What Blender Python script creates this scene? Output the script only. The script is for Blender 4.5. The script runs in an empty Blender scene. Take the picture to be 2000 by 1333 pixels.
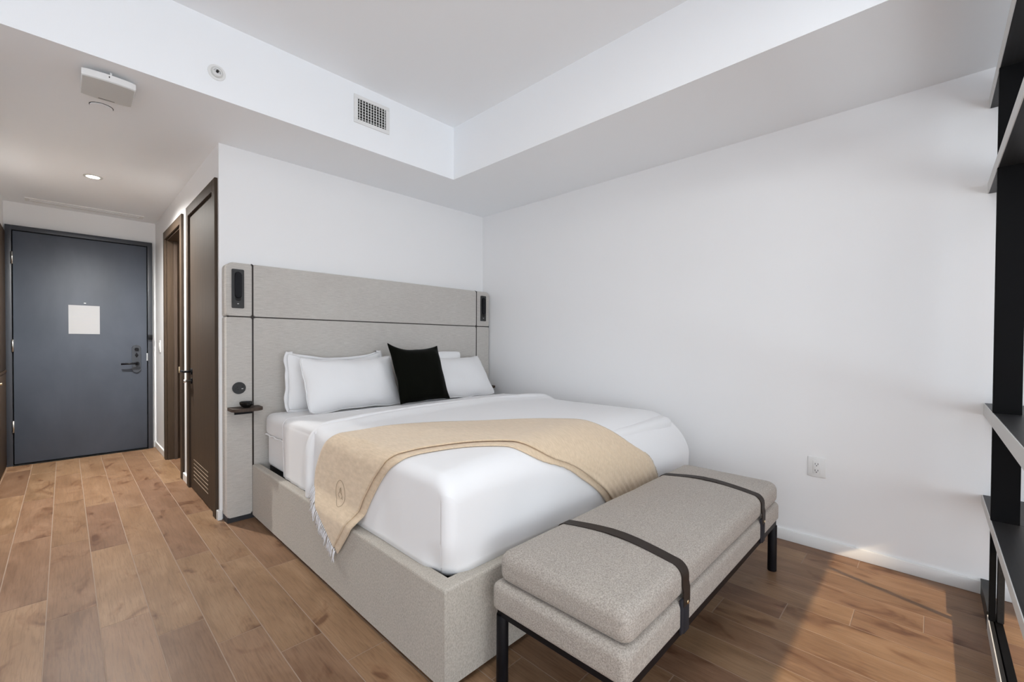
import bpy, bmesh, math, random
from mathutils import Vector, Matrix, noise
from mathutils.bvhtree import BVHTree

random.seed(7)
scene = bpy.context.scene
COL = scene.collection

# ------------------------------------------------------------ camera
def make_camera():
    yaw, pit, rol = math.radians(45.87741), math.radians(-0.74587), math.radians(0.30472)
    F = Vector((math.sin(yaw)*math.cos(pit), math.cos(yaw)*math.cos(pit), math.sin(pit)))
    Rt = Vector((math.cos(yaw), -math.sin(yaw), 0)); U = Rt.cross(F)
    r = Rt*math.cos(rol) + U*math.sin(rol); u = -Rt*math.sin(rol) + U*math.cos(rol)
    cam = bpy.data.cameras.new('camera'); o = bpy.data.objects.new('camera', cam); COL.objects.link(o)
    m = Matrix(((r.x, u.x, -F.x, 0), (r.y, u.y, -F.y, 0), (r.z, u.z, -F.z, 1.15), (0, 0, 0, 1)))
    o.matrix_world = m
    cam.sensor_width = 36; cam.lens = 36*847.7167/2000; cam.shift_y = 14.65/2000
    cam.clip_start = .02
    scene.camera = o
make_camera()

# ------------------------------------------------------------ world, sun, lights, exposure
scene.view_settings.view_transform = 'Standard'
scene.view_settings.look = 'None'
scene.view_settings.exposure = 0.0
scene.view_settings.gamma = 1.0
scene.view_settings.use_curve_mapping = False
scene.cycles.use_denoising = True
scene.cycles.max_bounces = 10
scene.cycles.diffuse_bounces = 9
scene.cycles.transparent_max_bounces = 16
scene.cycles.sample_clamp_indirect = 8

w = bpy.data.worlds.new('sky'); scene.world = w; w.use_nodes = True
bg = w.node_tree.nodes['Background']; bg.inputs[0].default_value = (.80, .88, 1.0, 1); bg.inputs[1].default_value = 2.2

def area(name, loc, rot, sx, sy, power, col=(1, 1, 1), spread=None):
    l = bpy.data.lights.new(name, 'AREA'); l.shape = 'RECTANGLE'; l.size = sx; l.size_y = sy
    l.energy = power; l.color = col
    if spread: l.spread = spread
    o = bpy.data.objects.new(name, l); COL.objects.link(o); o.location = loc; o.rotation_euler = rot
    return o
# daylight entering through the window wall behind the camera (faces +y) and the left window (faces +x)
area('window_daylight', (-.55, -2.55, 1.45), (math.radians(90), 0, 0), 3.4, 2.2, 8, (.90, .965, .99))
# added fill tilted upward to lift the ceilings, imitating daylight reflected off the ground
area('upward_ceiling_fill', (-.55, -2.50, .75), (math.radians(130), 0, 0), 3.4, 1.2, 51, (.90, .965, .99))
area('side_window_daylight', (-2.72, -.6, 1.45), (math.radians(90), 0, math.radians(-90)), 2.6, 2.1, 3, (.97, .98, 1.0))
# added overhead fill above the camera, brightens upward-facing surfaces; no fixture
area('overhead_fill', (.55, .35, 2.79), (0, 0, 0), 1.1, 1.1, 17, (.97, .99, 1.0))
sl = bpy.data.lights.new('sun', 'SUN'); sl.energy = 5.6; sl.angle = math.radians(1.3); sl.color = (1, .78, .52)
so = bpy.data.objects.new('sun', sl); COL.objects.link(so)
so.rotation_euler = Vector((-.33, -1, .60)).to_track_quat('Z', 'Y').to_euler()

def spot(name, loc, power, col, size=130, blend=.8, rad=.04):
    l = bpy.data.lights.new(name, 'SPOT'); l.energy = power; l.color = col; l.spot_size = math.radians(size); l.spot_blend = blend
    l.shadow_soft_size = rad
    o = bpy.data.objects.new(name, l); COL.objects.link(o); o.location = loc
    return o

# ------------------------------------------------------------ materials
def mat(name, col, rough=.5, metal=0, spec=.5, sheen=0):
    m = bpy.data.materials.new(name); m.use_nodes = True
    b = m.node_tree.nodes['Principled BSDF']
    b.inputs['Base Color'].default_value = (*col, 1); b.inputs['Roughness'].default_value = rough
    b.inputs['Metallic'].default_value = metal; b.inputs['Specular IOR Level'].default_value = spec
    b.inputs['Sheen Weight'].default_value = sheen
    return m
def NT(m):
    nt = m.node_tree
    return nt, nt.nodes, nt.links, nt.nodes['Principled BSDF']
def coords(nt, scale=(1, 1, 1), rot=(0, 0, 0), kind='Object', rand=0):
    n = nt.nodes; L = nt.links
    tc = n.new('ShaderNodeTexCoord'); mp = n.new('ShaderNodeMapping')
    mp.inputs['Scale'].default_value = scale; mp.inputs['Rotation'].default_value = rot
    if rand:
        oi = n.new('ShaderNodeObjectInfo'); mu = n.new('ShaderNodeVectorMath'); mu.operation = 'SCALE'
        cb = n.new('ShaderNodeCombineXYZ'); mm = n.new('ShaderNodeMath'); mm.operation = 'MULTIPLY'; mm.inputs[1].default_value = 7.13
        L.new(oi.outputs['Random'], mm.inputs[0])
        L.new(oi.outputs['Random'], cb.inputs[0]); L.new(mm.outputs[0], cb.inputs[1]); L.new(mm.outputs[0], cb.inputs[2])
        mu.inputs['Scale'].default_value = rand; L.new(cb.outputs[0], mu.inputs[0])
        ad = n.new('ShaderNodeVectorMath'); ad.operation = 'ADD'
        L.new(tc.outputs[kind], ad.inputs[0]); L.new(mu.outputs[0], ad.inputs[1]); L.new(ad.outputs[0], mp.inputs[0])
    else:
        L.new(tc.outputs[kind], mp.inputs[0])
    return mp.outputs[0]
def tex(nt, vec, scale, detail=4, rough=.55, dist=0):
    t = nt.nodes.new('ShaderNodeTexNoise'); t.inputs['Scale'].default_value = scale; t.inputs['Detail'].default_value = detail
    t.inputs['Roughness'].default_value = rough; t.inputs['Distortion'].default_value = dist
    nt.links.new(vec, t.inputs['Vector']); return t.outputs['Fac']
def ramp(nt, fac, stops):
    r = nt.nodes.new('ShaderNodeValToRGB'); e = r.color_ramp.elements
    while len(e) < len(stops): e.new(.5)
    for k, (p, c) in enumerate(stops):
        e[k].position = p; e[k].color = (*c, 1)
    nt.links.new(fac, r.inputs[0]); return r.outputs[0]
def mix(nt, fac, a, b, mode='MIX'):
    x = nt.nodes.new('ShaderNodeMix'); x.data_type = 'RGBA'; x.blend_type = mode
    for s, v in ((x.inputs[0], fac), (x.inputs[6], a), (x.inputs[7], b)):
        if isinstance(v, (int, float)): s.default_value = v
        elif isinstance(v, tuple): s.default_value = (*v, 1)
        else: nt.links.new(v, s)
    return x.outputs[2]
def bump(nt, fac, strength, dist=.002):
    b = nt.nodes.new('ShaderNodeBump'); b.inputs['Strength'].default_value = strength; b.inputs['Distance'].default_value = dist
    nt.links.new(fac, b.inputs['Height']); nt.links.new(b.outputs[0], nt.nodes['Principled BSDF'].inputs['Normal'])

def paint(name, col, rough=.6):
    m = mat(name, col, rough, spec=.3); nt, n, L, b = NT(m)
    v = coords(nt); f = tex(nt, v, 260, 2); bump(nt, f, .12, .001)
    return m
M = {}
M['wall'] = paint('white_wall_paint', (.85, .85, .852), .42)
M['ceil'] = paint('white_ceiling_paint', (.905, .925, .945))
M['trim'] = paint('white_satin_trim', (.80, .80, .79), .35)

def plank_mat():
    m = mat('oak_look_plank', (.4, .25, .15), .42, spec=.25); nt, n, L, b = NT(m)
    v = coords(nt, (9, 1.0, 1), rand=13)
    fine = tex(nt, coords(nt, (60, 3.0, 1), rand=13), 3.0, 6, .65, .5)
    warp = tex(nt, coords(nt, (2.6, .9, 1), rand=13), 2.2, 3, .5, 1.6)
    wv = n.new('ShaderNodeTexWave'); wv.wave_type = 'BANDS'; wv.bands_direction = 'X'
    wv.inputs['Scale'].default_value = 5; wv.inputs['Distortion'].default_value = 9; wv.inputs['Detail'].default_value = 3
    wv.inputs['Detail Scale'].default_value = .9
    L.new(coords(nt, (2.6, .55, 1), rand=13), wv.inputs['Vector'])
    base = ramp(nt, warp, [(.25, (.190, .115, .066)), (.5, (.238, .150, .090)), (.75, (.290, .192, .122))])
    g = ramp(nt, fine, [(.32, (.66, .63, .60)), (.52, (1, 1, 1)), (.75, (1.12, 1.12, 1.12))])
    c = mix(nt, .72, base, g, 'MULTIPLY')
    g2 = ramp(nt, wv.outputs['Fac'], [(.0, (.74, .70, .67)), (.45, (1, 1, 1))])
    c = mix(nt, .16, c, g2, 'MULTIPLY')
    # knots and dark mineral streaks
    k = tex(nt, coords(nt, (1.9, .8, 1), rand=31), 4.5, 3, .55, .9)
    kc = ramp(nt, k, [(.55, (1, 1, 1)), (.62, (.86, .80, .76)), (.70, (.50, .40, .35))])
    c = mix(nt, .9, c, kc, 'MULTIPLY')
    # each plank differs: pinkish / golden, light / dark
    oi = n.new('ShaderNodeObjectInfo')
    t = ramp(nt, oi.outputs['Random'], [(0, (.76, .68, .66)), (.25, (1.10, 1.04, .96)), (.5, (.84, .745, .74)), (.75, (1.20, 1.15, 1.08)), (1, (.88, .84, .76))])
    c = mix(nt, 1.0, c, t, 'MULTIPLY')
    L.new(c, b.inputs['Base Color'])
    rr = n.new('ShaderNodeMapRange'); rr.inputs[3].default_value = .34; rr.inputs[4].default_value = .52
    L.new(fine, rr.inputs[0]); L.new(rr.outputs[0], b.inputs['Roughness'])
    bump(nt, fine, .18, .0012)
    return m
M['plank'] = plank_mat()
M['grout'] = mat('sand_grout', (.30, .22, .165), .8)

def linen(name, c1, c2, sx, sz, rotz=0, strength=.35):
    m = mat(name, c1, .9, spec=.15, sheen=.15); nt, n, L, b = NT(m)
    a = tex(nt, coords(nt, (sx, sx, sz)), 60, 5, .7)
    a2 = tex(nt, coords(nt, (400, 400, 400)), 1.0, 2, .6)
    lo = tex(nt, coords(nt, (1, 1, 1)), 3.0, 3, .6)
    c = ramp(nt, a, [(.33, c2), (.62, c1)])
    c = mix(nt, .55, c, ramp(nt, a2, [(.3, (.80, .80, .80)), (.7, (1.12, 1.12, 1.12))]), 'MULTIPLY')
    c = mix(nt, .5, c, ramp(nt, lo, [(.35, (.95, .93, .92)), (.65, (1.03, 1.03, 1.02))]), 'MULTIPLY')
    L.new(c, b.inputs['Base Color']); bump(nt, a, strength, .0015)
    return m
M['linen'] = linen('grey_beige_slub_linen', (.60, .575, .54), (.43, .41, .38), .28, 11)
M['rail_fabric'] = linen('beige_woven_upholstery', (.52, .482, .425), (.35, .32, .278), 3.5, 2.2)
M['tweed'] = linen('grey_taupe_tweed', (.50, .455, .405), (.25, .225, .198), 4, 4)
M['piping'] = mat('dark_brown_piping', (.035, .028, .025), .6)
M['plinth'] = mat('black_plinth', (.02, .021, .025), .5)

def cotton(name, col, s=.12):
    m = mat(name, col, .8, spec=.2, sheen=.2); nt, n, L, b = NT(m)
    f = tex(nt, coords(nt), 600, 2); bump(nt, f, s, .0006)
    return m
M['cotton'] = cotton('white_cotton', (.80, .80, .805))
def throw_mat():
    m = mat('tan_wool', (.66, .50, .31), .95, spec=.1, sheen=.35); nt, n, L, b = NT(m)
    a = tex(nt, coords(nt, (90, 12, 30)), 2, 4, .6); a2 = tex(nt, coords(nt), 420, 2)
    c = ramp(nt, a, [(.3, (.62, .485, .335)), (.7, (.74, .59, .425))])
    L.new(c, b.inputs['Base Color']); bump(nt, a2, .35, .001)
    return m
M['throw'] = throw_mat()
M['fringe'] = mat('white_fringe_yarn', (.80, .80, .82), .9)
M['fringe_tan'] = mat('cream_fringe_yarn', (.62, .54, .43), .9)
M['stitch'] = mat('grey_brown_thread', (.34, .26, .17), .9)
M['velvet'] = mat('black_velvet', (.0035, .0038, .0025), .95, spec=.05, sheen=.10)
M['velvet'].node_tree.nodes['Principled BSDF'].inputs['Sheen Roughness'].default_value = .35
def wood(name, c1, c2, axis=(30, 30, 1.2), rough=.58):
    m = mat(name, c1, rough, spec=.2); nt, n, L, b = NT(m)
    a = tex(nt, coords(nt, axis), 3, 6, .65, .3)
    L.new(ramp(nt, a, [(.3, c2), (.7, c1)]), b.inputs['Base Color']); bump(nt, a, .12, .001)
    return m
M['walnut'] = wood('dark_walnut_veneer', (.070, .047, .031), (.044, .030, .020))
M['walnut_dark'] = wood('darker_walnut_casing', (.085, .062, .048), (.055, .040, .032))
def door_mat():
    m = mat('blue_black_door_paint', (.052, .058, .072), .5, spec=.5); nt, n, L, b = NT(m)
    a = tex(nt, coords(nt, (1, 1, .5)), 2.5, 4, .6, .4)
    L.new(ramp(nt, a, [(.3, (.050, .060, .080)), (.7, (.075, .088, .115))]), b.inputs['Base Color'])
    rr = nt.nodes.new('ShaderNodeMapRange'); rr.inputs[3].default_value = .46; rr.inputs[4].default_value = .60
    L.new(a, rr.inputs[0]); L.new(rr.outputs[0], b.inputs['Roughness'])
    bump(nt, tex(nt, coords(nt), 120, 2), .05, .0005)
    return m
M['door'] = door_mat()
M['door_frame'] = mat('blue_black_frame_paint', (.042, .047, .058), .4)
M['black'] = mat('black_metal', (.004, .004, .006), .5, spec=.22)
M['black_gloss'] = mat('black_glazed_ceramic', (.008, .008, .008), .15)
M['gap'] = mat('shadow_gap_black', (.003, .003, .003), .9)
M['shelf_dark'] = wood('charcoal_laminate', (.026, .026, .027), (.016, .016, .017), (1.2, 30, 30), .4)
M['upright'] = mat('black_lacquer_panel', (.003, .003, .0035), .65, spec=.12)
M['edge'] = mat('light_grey_edging', (.62, .615, .60), .5)
M['steel'] = mat('brushed_steel', (.62, .62, .61), .3, metal=1)
M['brass'] = mat('pale_brass', (.72, .58, .38), .3, metal=1)
M['slat'] = mat('pale_bronze_slat', (.33, .27, .20), .45)
M['leather'] = mat('dark_brown_leather', (.026, .018, .014), .55, spec=.25)
M['webbing'] = mat('black_webbing', (.010, .010, .016), .8)
M['plastic'] = mat('white_plastic', (.78, .78, .77), .4)
M['plastic_grey'] = mat('off_white_plastic', (.60, .60, .58), .5)
M['dark_plastic'] = mat('dark_grey_bakelite', (.038, .038, .038), .5, spec=.3)
M['slot'] = mat('black_slot', (.006, .006, .006), .7)
M['paper'] = mat('white_paper', (.42, .425, .44), .7)
M['ink'] = mat('grey_print', (.45, .44, .43), .8)
def emis(name, col, s):
    m = mat(name, col); b = m.node_tree.nodes['Principled BSDF']
    b.inputs['Emission Color'].default_value = (*col, 1); b.inputs['Emission Strength'].default_value = s; return m
M['lamp'] = emis('lit_led', (1, .93, .82), 14)
M['led'] = mat('pale_indicator', (.5, .5, .5), .5)
def glass_mat():
    m = bpy.data.materials.new('window_glass'); m.use_nodes = True; nt = m.node_tree; nt.nodes.clear()
    o = nt.nodes.new('ShaderNodeOutputMaterial'); t = nt.nodes.new('ShaderNodeBsdfTransparent'); g = nt.nodes.new('ShaderNodeBsdfGlossy')
    g.inputs['Roughness'].default_value = .02; x = nt.nodes.new('ShaderNodeMixShader'); x.inputs[0].default_value = .06
    nt.links.new(t.outputs[0], x.inputs[1]); nt.links.new(g.outputs[0], x.inputs[2]); nt.links.new(x.outputs[0], o.inputs[0])
    return m
M['glass'] = glass_mat()

# ------------------------------------------------------------ mesh helpers
def link(name, bm, m=None, parent=None, smooth=False, sub=0):
    me = bpy.data.meshes.new(name); bmesh.ops.recalc_face_normals(bm, faces=bm.faces); bm.to_mesh(me); bm.free()
    if m: me.materials.append(m)
    if smooth:
        for p in me.polygons: p.use_smooth = True
    o = bpy.data.objects.new(name, me); COL.objects.link(o)
    if parent: o.parent = parent
    if sub:
        s = o.modifiers.new('s', 'SUBSURF'); s.levels = s.render_levels = sub
    return o
def box(bm, x0, x1, y0, y1, z0, z1, bev=0, seg=2):
    vs = [bm.verts.new((x, y, z)) for x in (x0, x1) for y in (y0, y1) for z in (z0, z1)]
    F = [(0, 1, 3, 2), (4, 6, 7, 5), (0, 4, 5, 1), (2, 3, 7, 6), (0, 2, 6, 4), (1, 5, 7, 3)]
    fs = [bm.faces.new([vs[i] for i in f]) for f in F]
    if bev:
        es = set(e for f in fs for e in f.edges)
        bmesh.ops.bevel(bm, geom=list(es), offset=bev, segments=seg, profile=.5, affect='EDGES')
    return bm
def bx(name, x0, x1, y0, y1, z0, z1, m, parent=None, bev=0, seg=2, smooth=False):
    bm = bmesh.new(); box(bm, x0, x1, y0, y1, z0, z1, bev, seg)
    o = link(name, bm, m, parent)
    if smooth or bev: shade(o)
    return o
def shade(o, ang=40):
    me = o.data
    for p in me.polygons: p.use_smooth = len(p.vertices) <= 4 or p.area < .0004
    bm = bmesh.new(); bm.from_mesh(me)
    for e in bm.edges:
        if len(e.link_faces) == 2 and e.calc_face_angle(0) > math.radians(ang): e.smooth = False
    for f in bm.faces:
        if len(f.verts) > 4:
            f.smooth = False
            for e in f.edges: e.smooth = False
    bm.to_mesh(me); bm.free()
def prism(bm, pts, axis, a0, a1, bev=0, seg=2):
    """outline pts (2D) extruded along axis between a0 and a1. axis 'y': pts=(x,z); 'z': (x,y); 'x': (y,z)"""
    def P(p, a):
        return {'y': (p[0], a, p[1]), 'z': (p[0], p[1], a), 'x': (a, p[0], p[1])}[axis]
    A = [bm.verts.new(P(p, a0)) for p in pts]; B = [bm.verts.new(P(p, a1)) for p in pts]
    n = len(pts)
    f0 = bm.faces.new(A); f1 = bm.faces.new(B[::-1])
    for i in range(n): bm.faces.new((A[i], A[(i+1) % n], B[(i+1) % n], B[i]))
    if bev:
        es = list(f0.edges)+list(f1.edges)
        bmesh.ops.bevel(bm, geom=es, offset=bev, segments=seg, profile=.5, affect='EDGES')
    return bm
def rrect(x0, x1, z0, z1, r, seg=6):
    """r = radius or 4 radii (bl, br, tr, tl)"""
    if not isinstance(r, (tuple, list)): r = (r,)*4
    out = []
    for (cx, cz, rr, a) in ((x0+r[0], z0+r[0], r[0], 180), (x1-r[1], z0+r[1], r[1], 270), (x1-r[2], z1-r[2], r[2], 0), (x0+r[3], z1-r[3], r[3], 90)):
        if rr <= 0: out.append((cx, cz)); continue
        for k in range(seg+1):
            t = math.radians(a+90*k/seg); out.append((cx+rr*math.cos(t), cz+rr*math.sin(t)))
    return out
def circ(cx, cy, r, n=24, rz=None):
    return [(cx+r*math.cos(2*math.pi*k/n), cy+(rz or r)*math.sin(2*math.pi*k/n)) for k in range(n)]
def pr(name, pts, axis, a0, a1, m, parent=None, bev=0, seg=2):
    bm = bmesh.new(); prism(bm, pts, axis, a0, a1, bev, seg); o = link(name, bm, m, parent); shade(o); return o
def tube(bm, pts, r, n=8, cap=True):
    pts = [Vector(p) for p in pts]; rings = []
    up = None
    for i, p in enumerate(pts):
        d = (pts[min(i+1, len(pts)-1)]-pts[max(i-1, 0)]).normalized()
        if up is None: up = Vector((0, 0, 1)) if abs(d.z) < .9 else Vector((1, 0, 0))
        a = d.cross(up).normalized(); b = a.cross(d).normalized(); up = b
        rr = r[i] if isinstance(r, (list, tuple)) else r
        rings.append([bm.verts.new(p+a*rr*math.cos(2*math.pi*k/n)+b*rr*math.sin(2*math.pi*k/n)) for k in range(n)])
    for i in range(len(rings)-1):
        for k in range(n):
            bm.faces.new((rings[i][k], rings[i][(k+1) % n], rings[i+1][(k+1) % n], rings[i+1][k]))
    if cap:
        bm.faces.new(rings[0][::-1]); bm.faces.new(rings[-1])
    return bm
def tb(name, pts, r, m, parent=None, n=8):
    bm = bmesh.new(); tube(bm, pts, r, n); return link(name, bm, m, parent, smooth=True)
def thing(name, label, cat, loc=(0, 0, 0), group=None, rotz=0):
    o = bpy.data.objects.new(name, None); COL.objects.link(o); o.location = loc; o.rotation_euler = (0, 0, rotz)
    o.empty_display_size = .1
    o['label'] = label; o['category'] = cat
    if group: o['group'] = group
    return o
def tag(o, label, cat, group=None):
    o['label'] = label; o['category'] = cat
    if group: o['group'] = group
    return o
def struct(o, label=None, cat=None):
    o['kind'] = 'structure'
    if label: o['label'] = label
    if cat: o['category'] = cat
    return o
def sroot(name, label, cat):
    o = bpy.data.objects.new(name, None); COL.objects.link(o); return struct(o, label, cat)
def ringcap(bm, x0, x1, y0, y1, rc, prof, seg=6, jit=None):
    """stack of rounded-rectangle rings; prof = [(inset, z)], last ring shrinks to a filled cap. y0 may be a function of x."""
    rings = []
    for (ins, z) in prof:
        ix, iy0, iy1 = ins if isinstance(ins, tuple) else (ins, ins, ins)
        r = max(rc-min(ix, rc*.8)*.8, .004)
        pts = dense(rrect(x0+ix, x1-ix, y0+iy0, y1-iy1, r, seg))
        rings.append([bm.verts.new((p[0], p[1], z) if jit is None else jit(p[0], p[1], z)) for p in pts])
    return rings
def dense(p): return p

# ============================================================ STRUCTURE
XR, YH, ZL, ZH = 2.951, 3.283, 2.415, 2.815
XC, YE, XCL = .69, 6.05, -.38
XW, YW = -2.75, -2.62      # far left wall and window wall (both outside the frame)

# ---- floor: grout slab with planks laid along y, 152 mm wide, 905 mm long, stepped rows
fl = struct(bx('floor', XW-.1, XR+.1, YW-.1, YE+.1, -.12, -.0007, M['grout']), 'wood-look plank floor with pale joints', 'floor')
PW, PL, GAP = .1525, .905, .0034
def plank_mesh(w_, l_):
    bm = bmesh.new(); box(bm, 0, w_, 0, l_, -.010, 0, .0004, 1)
    me = bpy.data.meshes.new('plank'); bmesh.ops.recalc_face_normals(bm, faces=bm.faces); bm.to_mesh(me); bm.free()
    me.materials.append(M['plank']); return me
cache = {}
rest = bmesh.new()
for k in range(-19, 19):
    x0 = .093+PW*k; x1 = min(x0+PW, XR); x0c = max(x0, XW)
    if x1-x0c < .02: continue
    ph = 2.37-.2175*k
    j = math.floor((YW-ph)/PL)
    while ph+j*PL < YE:
        y0, y1 = max(ph+j*PL, YW), min(ph+(j+1)*PL, YE); j += 1
        if y1-y0 < .02: continue
        a, b_, c, d = x0c+GAP/2, x1-GAP/2, y0+GAP/2, y1-GAP/2
        vis = (x1 > -.5 and y1 > -.6 and not (x0 > .95 and y0 > 3.3) and not (x0 < -.42 and y0 > 3.2) and not (x0 > 1.05 and y0 > 1.3))
        if vis:
            key = (round(b_-a, 3), round(d-c, 3))
            if key not in cache: cache[key] = plank_mesh(b_-a, d-c)
            o = bpy.data.objects.new('plank', cache[key]); COL.objects.link(o); o.location = (a, c, 0); o.parent = fl
        else:
            box(rest, a, b_, c, d, -.010, 0)
o = link('plank_field', rest, M['plank'], fl); o['kind'] = 'stuff'

# ---- walls
T = .12
def wallobj(name, boxes, label, m='wall'):
    bm = bmesh.new()
    for b_ in boxes: box(bm, *b_)
    return struct(link(name, bm, M[m]), label, 'wall')
wallobj('wall_right', [(XR, XR+T, YW-T, YH, 0, ZH+.1)], 'long white wall at the right, beside the bed')
wallobj('wall_back', [(XC, XR+T, YH, YH+T, 0, ZH+.1)], 'white wall behind the headboard')
D3 = (3.385, 4.178, 2.125); D2 = (4.525, 5.305, 2.125)
wallobj('wall_hall', [(XC, XC+T, YH+T, D3[1], D3[2], ZL+.05), (XC, XC+T, D3[1], D2[0], 0, ZL+.05),
                      (XC, XC+T, D2[0], D2[1], D2[2], ZL+.05), (XC, XC+T, D2[1], YE, 0, ZL+.05)], 'white side wall of the entry hall with two doors')
wallobj('wall_entry', [(XCL-T, -.325, YE, YE+T, 0, ZL+.05), (.612, XC+T, YE, YE+T, 0, ZL+.05), (-.325, .612, YE, YE+T, 2.15, ZL+.05)],
        'white end wall around the entry door')
wallobj('wall_left', [(XCL-T, XCL, 3.0, 3.995, 0, ZL+.05), (XCL-T, XCL, 3.995, 5.992, 2.143, ZL+.05), (XCL-T, XCL, 5.992, YE, 0, ZL+.05), (XW, XCL-T, 3.0, 3.0+T, 0, ZH+.1)], 'white wall above the brown hall cabinet')
wallobj('wall_side', [(XW-T, XW, YW-T, -1.95, 0, ZH+.1), (XW-T, XW, .75, 3.0+T, 0, ZH+.1), (XW-T, XW, -1.95, .75, 0, .35), (XW-T, XW, -1.95, .75, 2.5, ZH+.1)],
        'white wall with side window behind the camera')
wallobj('wall_front', [(XW, -2.3, YW-T, YW, 0, ZH+.1), (2.05, XR, YW-T, YW, 0, ZH+.1), (-2.3, 2.05, YW-T, YW, 0, .06), (-2.3, 2.05, YW-T, YW, 2.55, ZH+.1)],
        'white window wall behind the camera')
# bathroom behind the open doorway
wallobj('wall_bathroom', [(2.2, 2.3, 4.3, 5.6, 0, ZL), (XC+T, 2.3, 5.40, 5.5, 0, ZL), (XC+T, 2.3, 4.33, 4.43, 0, ZL)], 'white bathroom wall behind the open doorway')
wallobj('ceiling_bathroom', [(XC+T, 2.3, 4.3, 5.6, ZL, ZL+.05)], 'white bathroom ceiling', 'ceil')['category'] = 'ceiling'
wr = sroot('window_1', 'full-height window behind the camera', 'window')
bm = bmesh.new()
for xx in (-2.3, -.85, .55, 2.0): box(bm, xx, xx+.05, YW-.09, YW-.03, .06, 2.55)
box(bm, -2.3, 2.05, YW-.09, YW-.03, .06, .11); box(bm, -2.3, 2.05, YW-.09, YW-.03, 2.50, 2.55)
link('window_frame', bm, M['black'], wr)
bx('glass_pane', -2.3, 2.05, YW-.065, YW-.059, .06, 2.55, M['glass'], wr)
wr = sroot('window_2', 'side window at the left of the camera', 'window')
bm = bmesh.new()
for yy in (-1.95, -.62, .70): box(bm, XW-.09, XW-.03, yy, yy+.05, .35, 2.5)
box(bm, XW-.09, XW-.03, -1.95, .75, .35, .4); box(bm, XW-.09, XW-.03, -1.95, .75, 2.45, 2.5)
link('window_frame', bm, M['black'], wr)
bx('glass_pane', XW-.065, XW-.059, -1.95, .75, .35, 2.5, M['glass'], wr)
# added unseen slab outside the window, placed so its edge cuts the sun
SUNK = .60
ye = -3.9; zb = 2.6
yb = .50 - zb/SUNK
struct(bx('sun_blocker_slab', -4, 4, yb, YW-T-.01, zb, zb+.2, M['ceil']), 'added unseen slab outside the window that cuts the low sun', 'sun blocker')
# ---- ceiling: lowered border with a raised tray
SX, SY = 2.111, 2.688
bm = bmesh.new()
box(bm, SX, XR+T, YW-T, YH+T, ZL, ZH+.12)                 # right border
box(bm, XCL-T, SX, SY, YH+T, ZL, ZH+.12)                # border above the headboard
box(bm, XCL-T, XC+T, YH+T, YE+T, ZL, ZL+.12)               # hall
box(bm, XW-T, XCL-T, SY, YH+T, ZL, ZH+.12)
box(bm, XW-T, SX, YW-T, SY, ZH, ZH+.12)                   # raised tray
box(bm, XW-T, -2.2, YW-T, SY, ZL, ZH)
bmesh.ops.remove_doubles(bm, verts=bm.verts, dist=1e-5)
struct(link('ceiling', bm, M['ceil']), 'white plaster ceiling with raised tray', 'ceiling')

# ---- baseboards
BH = .062
def base(name, *b_, label):
    return struct(bx(name, *b_, M['trim'], bev=.003), label, 'baseboard')
base('baseboard_right', XR-.014, XR, YW, 3.17, 0, BH, label='white baseboard along the right wall')
bm = bmesh.new()
box(bm, XC-.014, XC+.002, 3.27, 3.308, 0, BH, .003); box(bm, XC-.014, XC+.012, 3.268, 3.284, 0, BH, .003)
box(bm, XC-.014, XC, 4.254, 4.447, 0, BH, .003); box(bm, XC-.014, XC, 5.383, YE, 0, BH, .003)
struct(link('baseboard_hall', bm, M['trim']), 'white baseboard pieces along the hall doors', 'baseboard')
base('baseboard_entry', .66, XC, YE-.014, YE, 0, BH, label='short white baseboard beside the entry door')

# ============================================================ DOORS
# entry door
d = sroot('door_1', 'blue-black entry door at the end of the hall', 'door')
bm = bmesh.new()
box(bm, -.37, -.331, 5.995, YE+.02, 0, 2.196, .003); box(bm, .618, .657, 5.995, YE+.02, 0, 2.196, .003); box(bm, -.332, .619, 5.995, YE+.02, 2.153, 2.196, .003)
shade(link('door_frame', bm, M['door_frame'], d))
bx('shadow_gap', -.332, .619, 6.03, YE+.06, 0, 2.154, M['gap'], d)
bx('door_leaf', -.324, .611, 6.005, 6.05, .014, 2.146, M['door'], d, .003)
bx('threshold', -.332, .619, 5.985, 6.03, 0, .006, M['gap'], d)
for z in (.36, 1.10, 1.90):
    hp = tb('hinge', [(-.328, 5.992, z-.055), (-.328, 5.992, z+.055)], .0085, M['steel'], d, 10)
pr('lock_plate', rrect(.490, .560, .818, 1.108, .033), 'y', 5.990, 6.006, M['door_frame'], d, .003)
pr('thumb_turn', circ(.526, 1.062, .016), 'y', 5.974, 5.992, M['black'], d, .002)
pr('key_lozenge', [(.526, .975), (.540, 1.000), (.526, 1.028), (.512, 1.000)], 'y', 5.984, 5.992, M['black'], d, .001)
hd = pr('lever_handle', circ(.528, .915, .017), 'y', 5.945, 5.992, M['black'], d, .002)
tb('lever', [(.528, 5.948, .915), (.50, 5.943, .915), (.40, 5.943, .911)], .0095, M['black'], hd, 10)
bx('latch_guard', .618, .655, 5.970, 5.998, 1.165, 1.215, M['black'], d, .004)
bx('strike_plate', .606, .617, 5.996, 6.008, .94, 1.02, M['steel'], d)
bx('door_clip', .135, .150, 5.998, 6.006, 1.515, 1.522, M['steel'], d)
n_ = thing('paper_notice', 'white paper notice fixed to the dark entry door', 'notice', (.138, 6.004, 1.355))
bx('paper_sheet', -.110, .110, -.003, .0, -.140, .140, M['paper'], n_)
bm = bmesh.new(); random.seed(3)
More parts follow.
